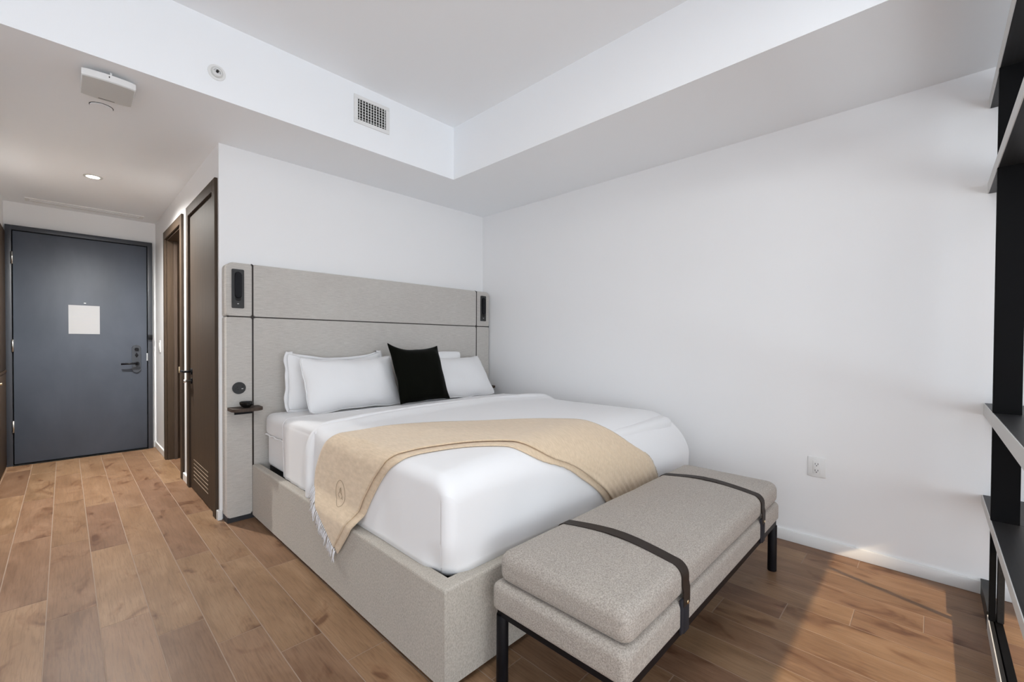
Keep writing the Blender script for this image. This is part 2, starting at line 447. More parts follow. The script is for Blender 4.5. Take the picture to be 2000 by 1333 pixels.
for k in range(17):
    z = .112-.0135*k
    x = -.09
    while x < .085:
        l = random.uniform(.012, .05); x2 = min(x+l, .09)
        if random.random() < (.75 if k not in (4, 9) else .2): box(bm, x, x2, -.0034, -.003, z, z+.0022)
        x = x2+.006
o = link('printed_lines', bm, M['ink'], n_); o['kind'] = 'stuff'

def casing(name, parent, y0, y1, ztop, wd=.075, x=XC, m='walnut'):
    bm = bmesh.new()
    box(bm, x-.018, x, y0, y0+wd, 0, ztop, .002, 1); box(bm, x-.018, x, y1-wd, y1, 0, ztop, .002, 1); box(bm, x-.018, x, y0+wd, y1-wd, ztop-wd, ztop, .002, 1)
    # inner lining of the opening
    box(bm, x, x+T, y0+wd-.012, y0+wd+.012, 0, ztop-wd); box(bm, x, x+T, y1-wd-.012, y1-wd+.012, 0, ztop-wd); box(bm, x, x+T, y0+wd, y1-wd, ztop-wd-.012, ztop-wd+.012)
    return link(name, bm, M[m], parent)
# closet door (closed, louvre slots at the foot)
d = sroot('door_3', 'dark walnut closet door nearest the bed, with slots at its foot', 'door')
casing('door_frame', d, 3.309, 4.251, 2.200)
lf = bmesh.new()
# leaf built around six horizontal vent slots
ys, ye_ = 3.400, 4.163
box(lf, XC-.004, XC+.036, ys, ye_, .262, 2.11); box(lf, XC-.004, XC+.036, ys, 3.585, .008, .262); box(lf, XC-.004, XC+.036, 4.06, ye_, .008, .262)
box(lf, XC-.004, XC+.036, 3.585, 4.06, .008, .09)
zz = [.09+.0295*k for k in range(6)]
for k, z in enumerate(zz): box(lf, XC-.004, XC+.036, 3.585, 4.06, z+.008, (zz[k+1] if k < 5 else .262))
link('door_leaf', lf, M['walnut'], d)
for k, z in enumerate(zz): bx('vent_slat', XC-.0055, XC+.01, 3.585, 4.06, z+.0015, z+.0055, M['slat'], d)
for z in (.215, 1.075, 1.935): tb('hinge', [(XC-.008, 3.397, z-.04), (XC-.008, 3.397, z+.04)], .006, M['steel'], d, 8)
hd = pr('lever_handle', circ(4.118, .915, .024), 'x', XC-.012, XC-.003, M['black'], d, .002)
tb('lever', [(XC-.004, 4.118, .915), (XC-.05, 4.118, .915), (XC-.055, 4.135, .915), (XC-.055, 4.225, .915)], .009, M['black'], hd, 10)
hk = pr('privacy_knob', circ(4.118, .842, .022), 'x', XC-.012, XC-.003, M['black'], d, .002)
tb('knob', [(XC-.01, 4.118, .842), (XC-.04, 4.118, .842), (XC-.055, 4.118, .842)], [.006, .008, .014], M['steel'], hk, 10)
# bathroom door (open)
d = sroot('door_2', 'open bathroom doorway with dark walnut casing, nearer the entry', 'door')
casing('door_frame', d, 4.449, 5.381, 2.200)
bx('door_stop', XC+.05, XC+.075, 5.275, 5.295, 0, 2.11, M['walnut_dark'], d)
bx('door_leaf', XC+T+.005, XC+T+.77, 5.255, 5.295, .01, 2.11, M['walnut'], d, .002)
bx('latch_plate', XC+.045, XC+.075, 4.536, 4.540, .86, .95, M['brass'], d)
bx('strike_plate', XC+.085, XC+.112, 5.288, 5.292, .84, .90, M['brass'], d, .001)

# brown cabinet at the left of the hall
c = thing('hall_cabinet', 'brown wooden cabinet on the left, beside the entry door', 'cabinet', (XCL, 5.2, 0))
bx('carcass', -.12, -.016, -1.2, .79, 0, 2.14, M['walnut_dark'], c)
for k, (a, b_) in enumerate(((-1.195, -.205), (-.198, .785))):
    for z0, z1 in ((.02, .858), (.885, 2.13)):
        dd = bx('cabinet_door', -.012+.0, .012, a, b_, z0, z1, M['walnut'], c, .002)
        if z0 < .5: tb('knob', [(.010, a+.30, .80), (.034, a+.30, .80)], [.006, .012], M['brass'], dd, 10)
bx('cabinet_ledge', -.012, .016, -1.2, .79, .862, .881, M['walnut'], c)

# light switch
s_ = thing('light_switch', 'small white light switch on the hall wall beside the entry', 'switch', (XC, 5.745, 1.095))
bx('switch_plate', -.008, 0, -.04, .04, -.062, .062, M['plastic'], s_, .003)
bx('rocker', -.013, -.007, -.02, .02, -.035, .035, M['plastic_grey'], s_, .002)

# ============================================================ CEILING ITEMS
# grille in the tray side
g = thing('vent_grille', 'white air vent grille on the side of the ceiling tray', 'vent', (1.426, SY, 2.655))
bm = bmesh.new()
box(bm, -.126, .126, -.010, 0, .066, .090, .002, 1); box(bm, -.126, .126, -.010, 0, -.090, -.066, .002, 1)
box(bm, -.126, -.100, -.010, 0, -.066, .066, .002, 1); box(bm, .100, .126, -.010, 0, -.066, .066, .002, 1)
link('grille_frame', bm, M['plastic'], g)
bx('duct_back', -.100, .100, -.0012, -.0004, -.066, .066, M['slot'], g)
for k in range(10):
    x = -.088+k*.0196; bx('slat', x-.0022, x+.0022, -.009, -.0045, -.066, .066, M['plastic'], g)
for k in range(7):
    z = -.054+k*.018; bx('blade', -.1, .1, -.0044, -.0014, z-.0016, z+.0016, M['plastic_grey'], g)
# sprinkler
s_ = thing('sprinkler', 'round white sidewall sprinkler on the ceiling tray side', 'sprinkler', (.558, SY, 2.545))
pr('escutcheon', circ(0, 0, .040, 32), 'y', -.005, 0, M['plastic'], s_, .002)
pr('inner_ring', circ(0, 0, .027, 32), 'y', -.011, -.004, M['plastic_grey'], s_, .002)
pr('cup', circ(0, 0, .020, 28), 'y', -.0125, -.0105, M['plastic'], s_, .0005)
pr('sprinkler_head', circ(0, 0, .006, 12), 'y', -.03, -.0115, M['slot'], s_)
tb('frame_arm', [(-.014, -.012, .006), (-.010, -.030, .004), (0, -.036, 0), (.010, -.030, -.004), (.014, -.012, -.006)], .0018, M['steel'], s_, 6)
# ceiling box (antenna-like device)
a = thing('ceiling_device', 'white rounded-square device mounted under the hall ceiling', 'ceiling device', (.154, 2.895, ZL))
bx('mounting_bracket', -.06, .06, -.06, .06, -.022, 0, M['dark_plastic'], a, .003)
pts = []
for k in range(13):
    t = -1+2*k/12; pts.append((t*.094, -.105-.012*(1-t*t)))
for k in range(13):
    t = 1-2*k/12; pts.append((t*.094, .105+.012*(1-t*t)))
bm = bmesh.new(); prism(bm, pts, 'z', -.052, -.022, .004, 3); shade(link('housing', bm, M['plastic'], a), 50)
bm = bmesh.new(); prism(bm, [(p[0]*.975, p[1]*.975) for p in pts], 'z', -.056, -.0515, .002, 2); shade(link('face_plate', bm, M['plastic_grey'], a), 50)
tb('locking_pin', [(.005, -.112, -.024), (.005, -.112, -.010)], .004, M['plastic'], a, 8)
bx('keyhole', -.003, .001, -.1185, -.116, -.036, -.030, M['slot'], a)
bx('status_strip', -.030, .030, .098, .102, -.0568, -.0558, M['dark_plastic'], a)
# flush cover
f_ = thing('flush_cover', 'round flush white cover plate beside the ceiling device', 'cover plate', (.146, 3.240, ZL))
pr('dark_gap_ring', circ(0, 0, .049, 36), 'z', -.0012, 0, M['dark_plastic'], f_)
pr('cover_disc', circ(0, 0, .046, 36), 'z', -.006, -.001, M['ceil'], f_, .002)
# downlight
l_ = thing('downlight', 'lit round recessed downlight in the hall ceiling', 'ceiling light', (.160, 4.665, ZL))
bm = bmesh.new()
n = 32
for (ra, rb, za, zb2) in ((.056, .040, -.004, -.004), (.056, .056, 0, -.004), (.040, .040, -.004, -.001)):
    A = [bm.verts.new((ra*math.cos(2*math.pi*k/n), ra*math.sin(2*math.pi*k/n), za)) for k in range(n)]
    B = [bm.verts.new((rb*math.cos(2*math.pi*k/n), rb*math.sin(2*math.pi*k/n), zb2)) for k in range(n)]
    for k in range(n): bm.faces.new((A[k], A[(k+1) % n], B[(k+1) % n], B[k]))
link('trim_ring', bm, M['plastic_grey'], l_)
pr('lamp_lens', circ(0, 0, .040, 32), 'z', -.003, -.0005, M['lamp'], l_)
o = spot('downlight_lamp', (0, 0, -.02), 330, (1, .975, .93), 165, 1.0, .035); o.parent = l_
lp = bpy.data.lights.new('hall_fill_light', 'POINT'); lp.energy = 4; lp.color = (1, .975, .94); lp.shadow_soft_size = .15
o = bpy.data.objects.new('hall_fill_light', lp); COL.objects.link(o); o.location = (0, 0, -.95); o.parent = l_  # added point light hanging free in the hall to brighten its ceiling and end wall
o = spot('bathroom_lamp', (1.3, 4.75, ZL-.05), 30, (1, .86, .68), 160, .8, .05)
# slot diffuser
s_ = thing('slot_diffuser', 'long white linear air slot in the ceiling above the entry door', 'vent', (.165, 5.835, ZL))
bm = bmesh.new()
box(bm, -.405, .405, -.072, -.060, -.007, 0); box(bm, -.405, .405, .060, .072, -.004, 0); box(bm, -.405, -.375, -.06, .06, -.004, 0); box(bm, .375, .405, -.06, .06, -.004, 0)
link('diffuser_frame', bm, M['trim'], s_)
bx('slot', -.375, .375, -.06, .06, -.001, -.0003, M['plastic_grey'], s_)
for y in (-.03, 0, .03): bx('deflector_bar', -.375, .375, y-.008, y+.004, -.0035, -.001, M['ceil'], s_)

# ============================================================ HEADBOARD
h = thing('headboard', 'tall grey linen headboard panelled with dark piping against the wall', 'headboard', (1.81, 3.283, 0))
def hp(x0, x1, z0, z1, rad=(0, 0, 0, 0)):
    # rounded upholstered panel, front face at y=3.17
    r = [max(q, .013) for q in rad]
    bm = bmesh.new(); prism(bm, rrect(x0-1.81, x1-1.81, z0, z1, r, 6), 'y', -.113, 0, 0)
    front = [f for f in bm.faces if all(abs(v.co.y+.113) < 1e-5 for v in f.verts)]
    bmesh.ops.bevel(bm, geom=list(front[0].edges), offset=.010, segments=3, profile=.5, affect='EDGES')
    o = link('headboard_panel', bm, M['linen'], h); shade(o, 50); return o
hx = (.704, .851, 2.772, 2.937); SZ = 1.308; HT = 1.648
for i in range(3):
    hp(hx[i]+.0015, hx[i+1]-.0015, .032, SZ-.0015)
    hp(hx[i]+.0015, hx[i+1]-.0015, SZ+.0015, HT, (0, 0, .035 if i == 2 else 0, .035 if i == 0 else 0))
for x in (hx[1], hx[2]): tb('piping', [(x-1.81, -.111, .032), (x-1.81, -.111, HT-.004), (x-1.81, -.09, HT+.001)], .0058, M['piping'], h, 8)
tb('piping', [(hx[0]-1.81+.002, -.111, SZ), (hx[3]-1.81-.002, -.111, SZ)], .0048, M['piping'], h, 8)
bx('plinth', .708-1.81, 2.93-1.81, -.108, 0, 0, .034, M['plinth'], h)

def reading_light(x, label):
    t = thing('reading_light', label, 'reading light', (x, 3.170, 1.484), 'reading lights in the headboard')
    pr('backplate', rrect(-.034, .034, -.123, .123, .006), 'y', -.008, 0, M['dark_plastic'], t, .002)
    pr('lamp_arm', rrect(-.0185, .0185, -.060, .105, .018), 'y', -.020, -.007, M['black'], t, .004, 3)
    pr('arm_recess', circ(0, -.062, .0165, 20), 'y', -.011, -.0075, M['slot'], t)
    pr('indicator', rrect(-.005, .005, -.0975, -.0925, .002), 'y', -.0095, -.0078, M['led'], t)
    return t
reading_light(.767, 'dark upright reading light at the left end of the headboard')
reading_light(2.857, 'dark upright reading light at the right end, next to the wall')

t = thing('headboard_outlet', 'round dark grey power outlet on the headboard above the bedside shelf', 'outlet', (.772, 3.170, .853))
pr('outlet_plate', circ(0, 0, .038, 36), 'y', -.006, 0, M['dark_plastic'], t, .002)
pr('socket_face', circ(-.008, -.002, .020, 24), 'y', -.0072, -.0058, M['dark_plastic'], t, .0006)
for x, z in ((-.010, .006), (-.019, -.003), (-.007, -.009)): pr('slot', circ(x, z, .003, 10), 'y', -.0078, -.0070, M['slot'], t)
bx('usb_port', .013, .023, -.0075, -.0058, -.007, -.003, M['plastic_grey'], t)
bx('usb_slot', .014, .025, -.0075, -.0058, .008, .013, M['slot'], t)

def bedside(x0, x1, label):
    cx = (x0+x1)/2
    t = thing('bedside_shelf', label, 'shelf', (cx, 3.17, .715), 'small bedside shelves on the headboard')
    w2 = (x1-x0)/2
    pr('shelf_board', rrect(-w2, w2, -.135, 0, (.045, .045, .004, .004), 8), 'z', 0, .019, M['walnut_dark'], t, .002)
    bx('mounting_plate', -.05, .05, -.010, 0, -.03, 0, M['black'], t)
    return t
bedside(.708, .882, 'small dark wooden shelf on the left side of the headboard')
bedside(2.735, 2.925, 'small dark wooden shelf on the right side, half hidden by pillows')
# bowl
b = thing('small_bowl', 'small glossy black bowl on the left bedside shelf', 'bowl', (.795, 3.095, .734))
bm = bmesh.new(); prof = [(.0, 0), (.018, 0), (.022, .004), (.036, .018), (.040, .034), (.037, .037), (.032, .026), (.020, .012), (0, .009)]
n = 14; rings = []
for r_, z_ in prof: rings.append([bm.verts.new((max(r_, .0005)*math.cos(2*math.pi*k/n), max(r_, .0005)*math.sin(2*math.pi*k/n), z_)) for k in range(n)])
for i in range(len(rings)-1):
    for k in range(n): bm.faces.new((rings[i][k], rings[i][(k+1) % n], rings[i+1][(k+1) % n], rings[i+1][k]))
bm.faces.new(rings[0]); bm.faces.new(rings[-1]); link('bowl_body', bm, M['black_gloss'], b)
bm = bmesh.new(); bmesh.ops.create_icosphere(bm, subdivisions=2, radius=.014)
for v in bm.verts: v.co = Vector((v.co.x*1.3, v.co.y, v.co.z*.6+.017))
link('bowl_contents', bm, M['dark_plastic'], b, smooth=True)

# ============================================================ BED
B0, B1, BF, BHD, BT = .847, 2.790, 1.118, 3.168, .350
bed = thing('bed_frame', 'beige upholstered low bed frame along the headboard', 'bed', (1.82, 2.14, 0))
def rel(o, P):
    o.location = (-P[0], -P[1], -P[2]); return o
C0 = (1.82, 2.14, 0)
RT = .045
bm = bmesh.new()
prism(bm, [(B0, BF), (B1, BF), (B1, BHD), (B1-RT, BHD), (B1-RT, BF+RT), (B0+RT, BF+RT), (B0+RT, BHD), (B0, BHD)], 'z', .022, BT, 0)
tf = [f for f in bm.faces if all(abs(v.co.z-BT) < 1e-5 for v in f.verts)]
bmesh.ops.bevel(bm, geom=list(tf[0].edges), offset=.010, segments=3, profile=.5, affect='EDGES')
o = link('upholstered_rail', bm, M['rail_fabric'], bed); rel(o, C0)
rel(tb('corner_piping', [(B0+.003, BF+.003, .03), (B0+.003, BF+.003, BT-.012), (B0+.012, BF+.012, BT-.002)], .0032, M['rail_fabric'], bed, 8), C0)
rel(bx('platform', B0+RT, B1-RT, BF+RT, BHD, .06, .26, M['plinth'], bed), C0)
rel(bx('slat_base', B0+RT+.05, B1-RT-.05, BF+RT+.05, BHD-.03, .26, .332, M['plinth'], bed), C0)
rel(bx('bed_base_plinth', B0+.03, B1-.03, BF+.03, BHD-.02, 0, .06, M['plinth'], bed), C0)

def soft_block(name, x0, x1, y0, y1, z0, z1, rc, rt, m, amp=.002, crown=0, nx=40, rb=.03):
    """soft box with rounded edges: rings + cap grid"""
    bm = bmesh.new(); rings = []; prof = []
    for k in range(6): t = k/5*math.pi/2; prof.append((rb*(1-math.sin(t)), z0+rb*(1-math.cos(t))))
    for k in range(1, 5): prof.append((0, z0+rb+(z1-z0-rb-rt)*k/5))
    for k in range(7): t = k/6*math.pi/2; prof.append((rt*(1-math.cos(t)), z1-rt+rt*math.sin(t)))
    m0 = min(x1-x0, y1-y0)/2-.01
    for k in range(1, 12):
        q = (k/11)**1.3; prof.append((rt+(m0-rt)*q, z1+crown*math.sin(q*math.pi/2)))
    seg = 6
    for ins, z in prof:
        r = max(rc-ins*.6, .012) if ins < m0*.95 else .004
        base_ = rrect(x0+ins, x1-ins, y0+ins, y1-ins, min(r, m0+.009-ins if m0+.009-ins > .001 else .001), seg)
        # subdivide straight sides
        out = []
        N = len(base_)
        for i in range(N):
            p, q = base_[i], base_[(i+1) % N]
            out.append(p)
            if i % (seg+1) == seg:
                for s_ in range(1, nx): out.append((p[0]+(q[0]-p[0])*s_/nx, p[1]+(q[1]-p[1])*s_/nx))
        ring = []
        for p in out:
            v = Vector((p[0], p[1], z)); dn = noise.noise(v*5)*amp+noise.noise(v*14)*amp*.4
            dirv = Vector((p[0]-(x0+x1)/2, p[1]-(y0+y1)/2, 0)).normalized()
            v += dirv*dn + Vector((0, 0, dn*.7)); ring.append(bm.verts.new(v))
        rings.append(ring)
    n = len(rings[0])
    for i in range(len(rings)-1):
        for k in range(n): bm.faces.new((rings[i][k], rings[i][(k+1) % n], rings[i+1][(k+1) % n], rings[i+1][k]))
    bm.faces.new(rings[0][::-1]); bm.faces.new(rings[-1])
    return link(name, bm, m, None, smooth=True)
o = soft_block('box_spring', .925, 2.735, 1.20, 3.150, .334, .545, .05, .02, M['cotton'], .002, rb=.035)
tag(o, 'lower white mattress base showing below the fitted sheet at the headboard', 'mattress base')
o = soft_block('mattress', .912, 2.745, 1.19, 3.155, .540, .682, .06, .045, M['cotton'], .006)
tag(o, 'white fitted-sheet mattress, bare near the pillows', 'mattress')
# ruffled fitted sheet hem
bm = bmesh.new(); pts = []
for k in range(60):
    y = 3.11-.42*k/59; pts.append((.909+.002*math.sin(k*.9), y, .548+.004*math.sin(k*.37)))
tube(bm, pts, .005, 8); e = link('sheet_hem', bm, M['cotton'], o, smooth=True)

# ---- draped covers: rounded hill over the mattress, built from rings
def cover(name, x0, x1, y0f, y1, z_bot, ztop, rc, rt, crown, head_open=True, amp=.004, head_round=0.0, thick=.012, bulge=None, yfoot=0.28, seed=0):
    """a sheet draped over the bed: profile across x (left hang, top, right hang), swept along y, with rounded foot"""
    bm = bmesh.new()
    NX, NY = 150, 110
    # cross-section parameter: distance along from left bottom to right bottom
    hang = ztop-z_bot-rt
    arc = rt*math.pi/2
    W = x1-x0-2*rt
    total = 2*hang+2*arc+W
    def cross(s):
        """returns (x, z, nx, nz)"""
        if s < hang: return (x0, z_bot+s, -1, 0)
        s -= hang
        if s < arc:
            t = s/rt; return (x0+rt-rt*math.cos(t), ztop-rt+rt*math.sin(t), -math.cos(t), math.sin(t))
        s -= arc
        if s < W:
            q = s/W; return (x0+rt+s, ztop+crown*math.sin(math.pi*q)**.8 if 0 < q < 1 else ztop, 0, 1)
        s -= W
        if s < arc:
            t = s/rt; return (x1-rt+rt*math.sin(t), ztop-rt+rt*math.cos(t), math.sin(t), math.cos(t))
        s -= arc
        return (x1, ztop-rt-s, 1, 0)
    return cross, total, hang, arc, W

def smooth01(t): t = max(0, min(1, t)); return t*t*(3-2*t)
# Duvet as a closed height shell: outer surface rings (side/foot) + crowned top
def duvet_surface():
    DX0, DX1, DY1 = .888, 2.800, 2.335
    def yfoot(x): return 1.152-.045*smooth01((x-.95)/1.7)
    bm = bmesh.new()
    seg = 8; nxs, nys = 70, 50
    def rt_at(x):   # radius of the top rounding at the foot: small near the left corner, larger to the right
        return .10+.19*smooth01((x-1.0)/1.5)
    def ztop(x, y):
        q = (x-DX0)/(DX1-DX0)
        z = .684+.052*math.sin(math.pi*min(max(q, 0), 1))**.55
        # head roll: puffy folded edge
        z += .026*math.exp(-((y-(2.255-.02*math.sin(q*5)))/.055)**2)
        if y > 2.255: z -= .045*smooth01((y-2.255)/.08)
        z += .004*noise.noise(Vector((x*2.2, y*2.2, 1.3)))+.0016*noise.noise(Vector((x*7, y*5, 4)))
        return z
    def corner(x, y, z):
        return x, y, z
    # top + sides by implicit mapping: for grid (i,j) over unfolded sheet
    NXS = [];
    # x-unfold samples
    rl = .040
    zb = .351
    HZ = .684
    hang = HZ-rl-zb; arc = rl*math.pi/2; W = DX1-DX0-2*rl
    sx = []
    for k in range(14): sx.append(hang*k/14)
    for k in range(8): sx.append(hang+arc*k/8)
    for k in range(72): sx.append(hang+arc+W*k/72)
    for k in range(8): sx.append(hang+arc+W+arc*k/8)
    for k in range(15): sx.append(hang+2*arc+W+hang*k/14)
    def X(s):
        if s < hang: return DX0, -(hang-s)-rl, 0.
        s -= hang
        if s < arc: t = s/rl; return DX0+rl-rl*math.cos(t), -rl+rl*math.sin(t), 0.
        s -= arc
        if s <= W: return DX0+rl+s, 0., 1.
        s -= W
        if s < arc: t = s/rl; return DX1-rl+rl*math.sin(t), -rl+rl*math.cos(t), 0.
        s -= arc
        return DX1, -rl-s, 0.
    cols = []
    for s in sx:
        x, dz, top = X(s)
        dz = max(dz, -(HZ-zb))
        col = []
        xx = min(max(x, DX0+.0), DX1)
        yf = yfoot(xx); R = rt_at(xx)
        # corner rounding in plan near the two foot corners
        rc = .045
        dxl = xx-DX0; dxr = DX1-xx
        ins = 0
        dd_ = min(dxl, dxr)
        if dd_ < rc: ins = rc-math.sqrt(max(0, rc*rc-(rc-dd_)**2))
        yc = yf+ins
        depth = -dz                      # how far below the top line this column runs
        zt = ztop(xx, 1.6)
        # samples along y from head to foot, then the rounding at the foot, then the drop
        ysm = [DY1-(DY1-(yf+R))*k/60 for k in range(60)]
        t1 = math.acos(min(1, max(-1, 1-(1-(ins/R)))))   # where the rounding meets the plan corner
        ysm += [yf+R-(R-ins)*math.sin(k/14*math.pi/2) for k in range(15)]
        for y in ysm:
            zp = ztop(xx, max(y, yf+R))
            if y < yf+R: zp -= R*(1-math.sqrt(max(0, 1-((yf+R-y)/R)**2)))
            z = zp+dz if dz >= -rl-1e-6 else min(ztop(xx, max(y, yf+R))+dz, zp-rl)
            col.append((x, y, max(z, zb)))
        zs = col[-1][2]
        if dz >= -rl-1e-6:
            for k in range(1, 11):
                q = k/10; col.append((x, yc+.004*q*q, zs+(zb-zs)*q))
        cols.append(col)
    grid = []
    for col in cols:
        r_ = []
        for (x, y, z) in col:
            v = Vector((x, y, z))
            tk = smooth01((.46-z)/.12)
            cx_ = smooth01((DX0+.12-x)/.12); cy_ = smooth01((1.32-y)/.12)
            v.y += .026*tk*cx_*cy_; v.x += .026*tk*cx_*cy_; v.z -= .012*tk*cx_*cy_
            if z < .66 and z > zb+.01:      # gentle folds on the hangs
                f = smooth01((.66-z)/.22)
                if x-DX0 < .03: v.x += smooth01((y-1.24)/.16)*(-.006*f*noise.noise(Vector((0, y*6, z*1.5)))-.003*f*noise.noise(Vector((3, y*17, z*2))))
                if y < 1.35: v.y += smooth01((x-DX0-.04)/.2)*smooth01((1.35-y)/.08)*(-.010*f*noise.noise(Vector((x*4, 0, z*2)))-.003*f*noise.noise(Vector((x*13, 0, z*3))))
            r_.append(bm.verts.new(v))
        grid.append(r_)
    for i in range(len(grid)-1):
        for j in range(min(len(grid[i]), len(grid[i+1]))-1):
            a_, b_, c_, d_ = grid[i][j], grid[i+1][j], grid[i+1][j+1], grid[i][j+1]
            try: bm.faces.new((a_, b_, c_, d_))
            except ValueError: pass
    bmesh.ops.remove_doubles(bm, verts=bm.verts, dist=.0004)
    return bm
bm = duvet_surface()
bmesh.ops.recalc_face_normals(bm, faces=bm.faces)
# make sure normals point outward (up on the top)
bm.faces.ensure_lookup_table()
upf = max(bm.faces, key=lambda f: f.calc_center_median().z)
if upf.normal.z < 0: bmesh.ops.reverse_faces(bm, faces=bm.faces)
duvet_bvh = BVHTree.FromBMesh(bm)
me = bpy.data.meshes.new('duvet'); bm.to_mesh(me); bm.free(); me.materials.append(M['cotton'])
for p in me.polygons: p.use_smooth = True
duvet = bpy.data.objects.new('duvet', me); COL.objects.link(duvet)
sd = duvet.modifiers.new('t', 'SOLIDIFY'); sd.thickness = .010; sd.offset = -1
tag(duvet, 'thick white duvet covering the bed below the sheet fold', 'duvet')
# rolled thick head edge of the duvet
def left_roll():
    bm = bmesh.new(); pts = []; rr = []
    path = [(.884, 2.300, .352), (.880, 2.300, .45), (.880, 2.297, .55), (.886, 2.292, .62), (.905, 2.285, .672), (.945, 2.278, .702), (1.02, 2.27, .716), (1.2, 2.262, .728), (1.5, 2.258, .738), (1.82, 2.256, .742), (2.15, 2.258, .738), (2.5, 2.262, .728), (2.68, 2.27, .714), (2.76, 2.28, .695), (2.795, 2.29, .65), (2.802, 2.3, .55), (2.80, 2.3, .36)]
    P = [Vector(p) for p in path]
    for i in range(len(P)-1):
        p0, p1, p2, p3 = P[max(i-1, 0)], P[i], P[i+1], P[min(i+2, len(P)-1)]
        for k in range(8):
            t = k/8
            q = .5*((2*p1)+(p2-p0)*t+(2*p0-5*p1+4*p2-p3)*t*t+(-p0+3*p1-3*p2+p3)*t**3)
            q.y += .004*noise.noise(q*9); pts.append(q); rr.append(.026+.004*noise.noise(q*6))
    tube(bm, pts, rr, 14)
    return bm
e = link('duvet_rolled_edge', left_roll(), M['cotton'], duvet, smooth=True)

# folded top sheet between duvet roll and bare mattress
def sheet_fold():
    bm = bmesh.new(); x0, x1, y0, y1 = .893, 2.775, 2.25, 2.745
    rl, HZ, zb = .05, .697, .352
    hang = HZ-rl-zb; arc = rl*math.pi/2; W = x1-x0-2*rl
    S = [hang*k/16 for k in range(16)]+[hang+arc*k/8 for k in range(8)]+[hang+arc+W*k/60 for k in range(60)]+[hang+arc+W+arc*k/8 for k in range(8)]+[hang+2*arc+W+hang*k/16 for k in range(17)]
    g = []
    for s in S:
        if s < hang: x, z, nx, nz = x0, zb+s, -1, 0
        elif s < hang+arc: t = (s-hang)/rl; x, z, nx, nz = x0+rl-rl*math.cos(t), HZ-rl+rl*math.sin(t), -math.cos(t), math.sin(t)
        elif s < hang+arc+W: x, z, nx, nz = x0+rl+s-hang-arc, HZ, 0, 1
        elif s < hang+2*arc+W: t = (s-hang-arc-W)/rl; x, z, nx, nz = x1-rl+rl*math.sin(t), HZ-rl+rl*math.cos(t), math.sin(t), math.cos(t)
        else: x, z, nx, nz = x1, HZ-rl-(s-hang-2*arc-W), 1, 0
        row = []
        for k in range(26):
            q = k/25; y = y0+(y1-y0)*q
            hang_w = 1-smooth01((z-.45)/.25)
            off = .003*noise.noise(Vector((x*3, y*9, z*2)))+.007*hang_w*noise.noise(Vector((1, y*16, z*1.2)))
            if q > .93: off -= .004*(q-.93)/.07
            if nz > .5: off += .016*(1-q)      # slopes up into the duvet roll
            yy = y + (.03*hang_w*(z-.45) if q > .5 else 0) + .008*noise.noise(Vector((x*4, z*4, 2)))*q
            row.append(bm.verts.new((x+nx*off, yy, z+nz*off)))
        g.append(row)
    for i in range(len(g)-1):
        for j in range(25): bm.faces.new((g[i][j], g[i+1][j], g[i+1][j+1], g[i][j+1]))
    return bm, g
bm, g = sheet_fold()
hem = [v[-1].co.copy() for v in g]
fold2 = [v[12].co.copy() for v in g]
o = link('top_sheet', bm, M['cotton'], None, smooth=True)
sd = o.modifiers.new('t', 'SOLIDIFY'); sd.thickness = .005; sd.offset = 0
tag(o, 'smooth white top sheet folded back between duvet and pillows', 'bed sheet')
bm = bmesh.new(); tube(bm, [p+Vector((-.001 if p.z < .68 else 0, 0, .002)) for p in hem], .0045, 8); link('sheet_hem', bm, M['cotton'], o, smooth=True)

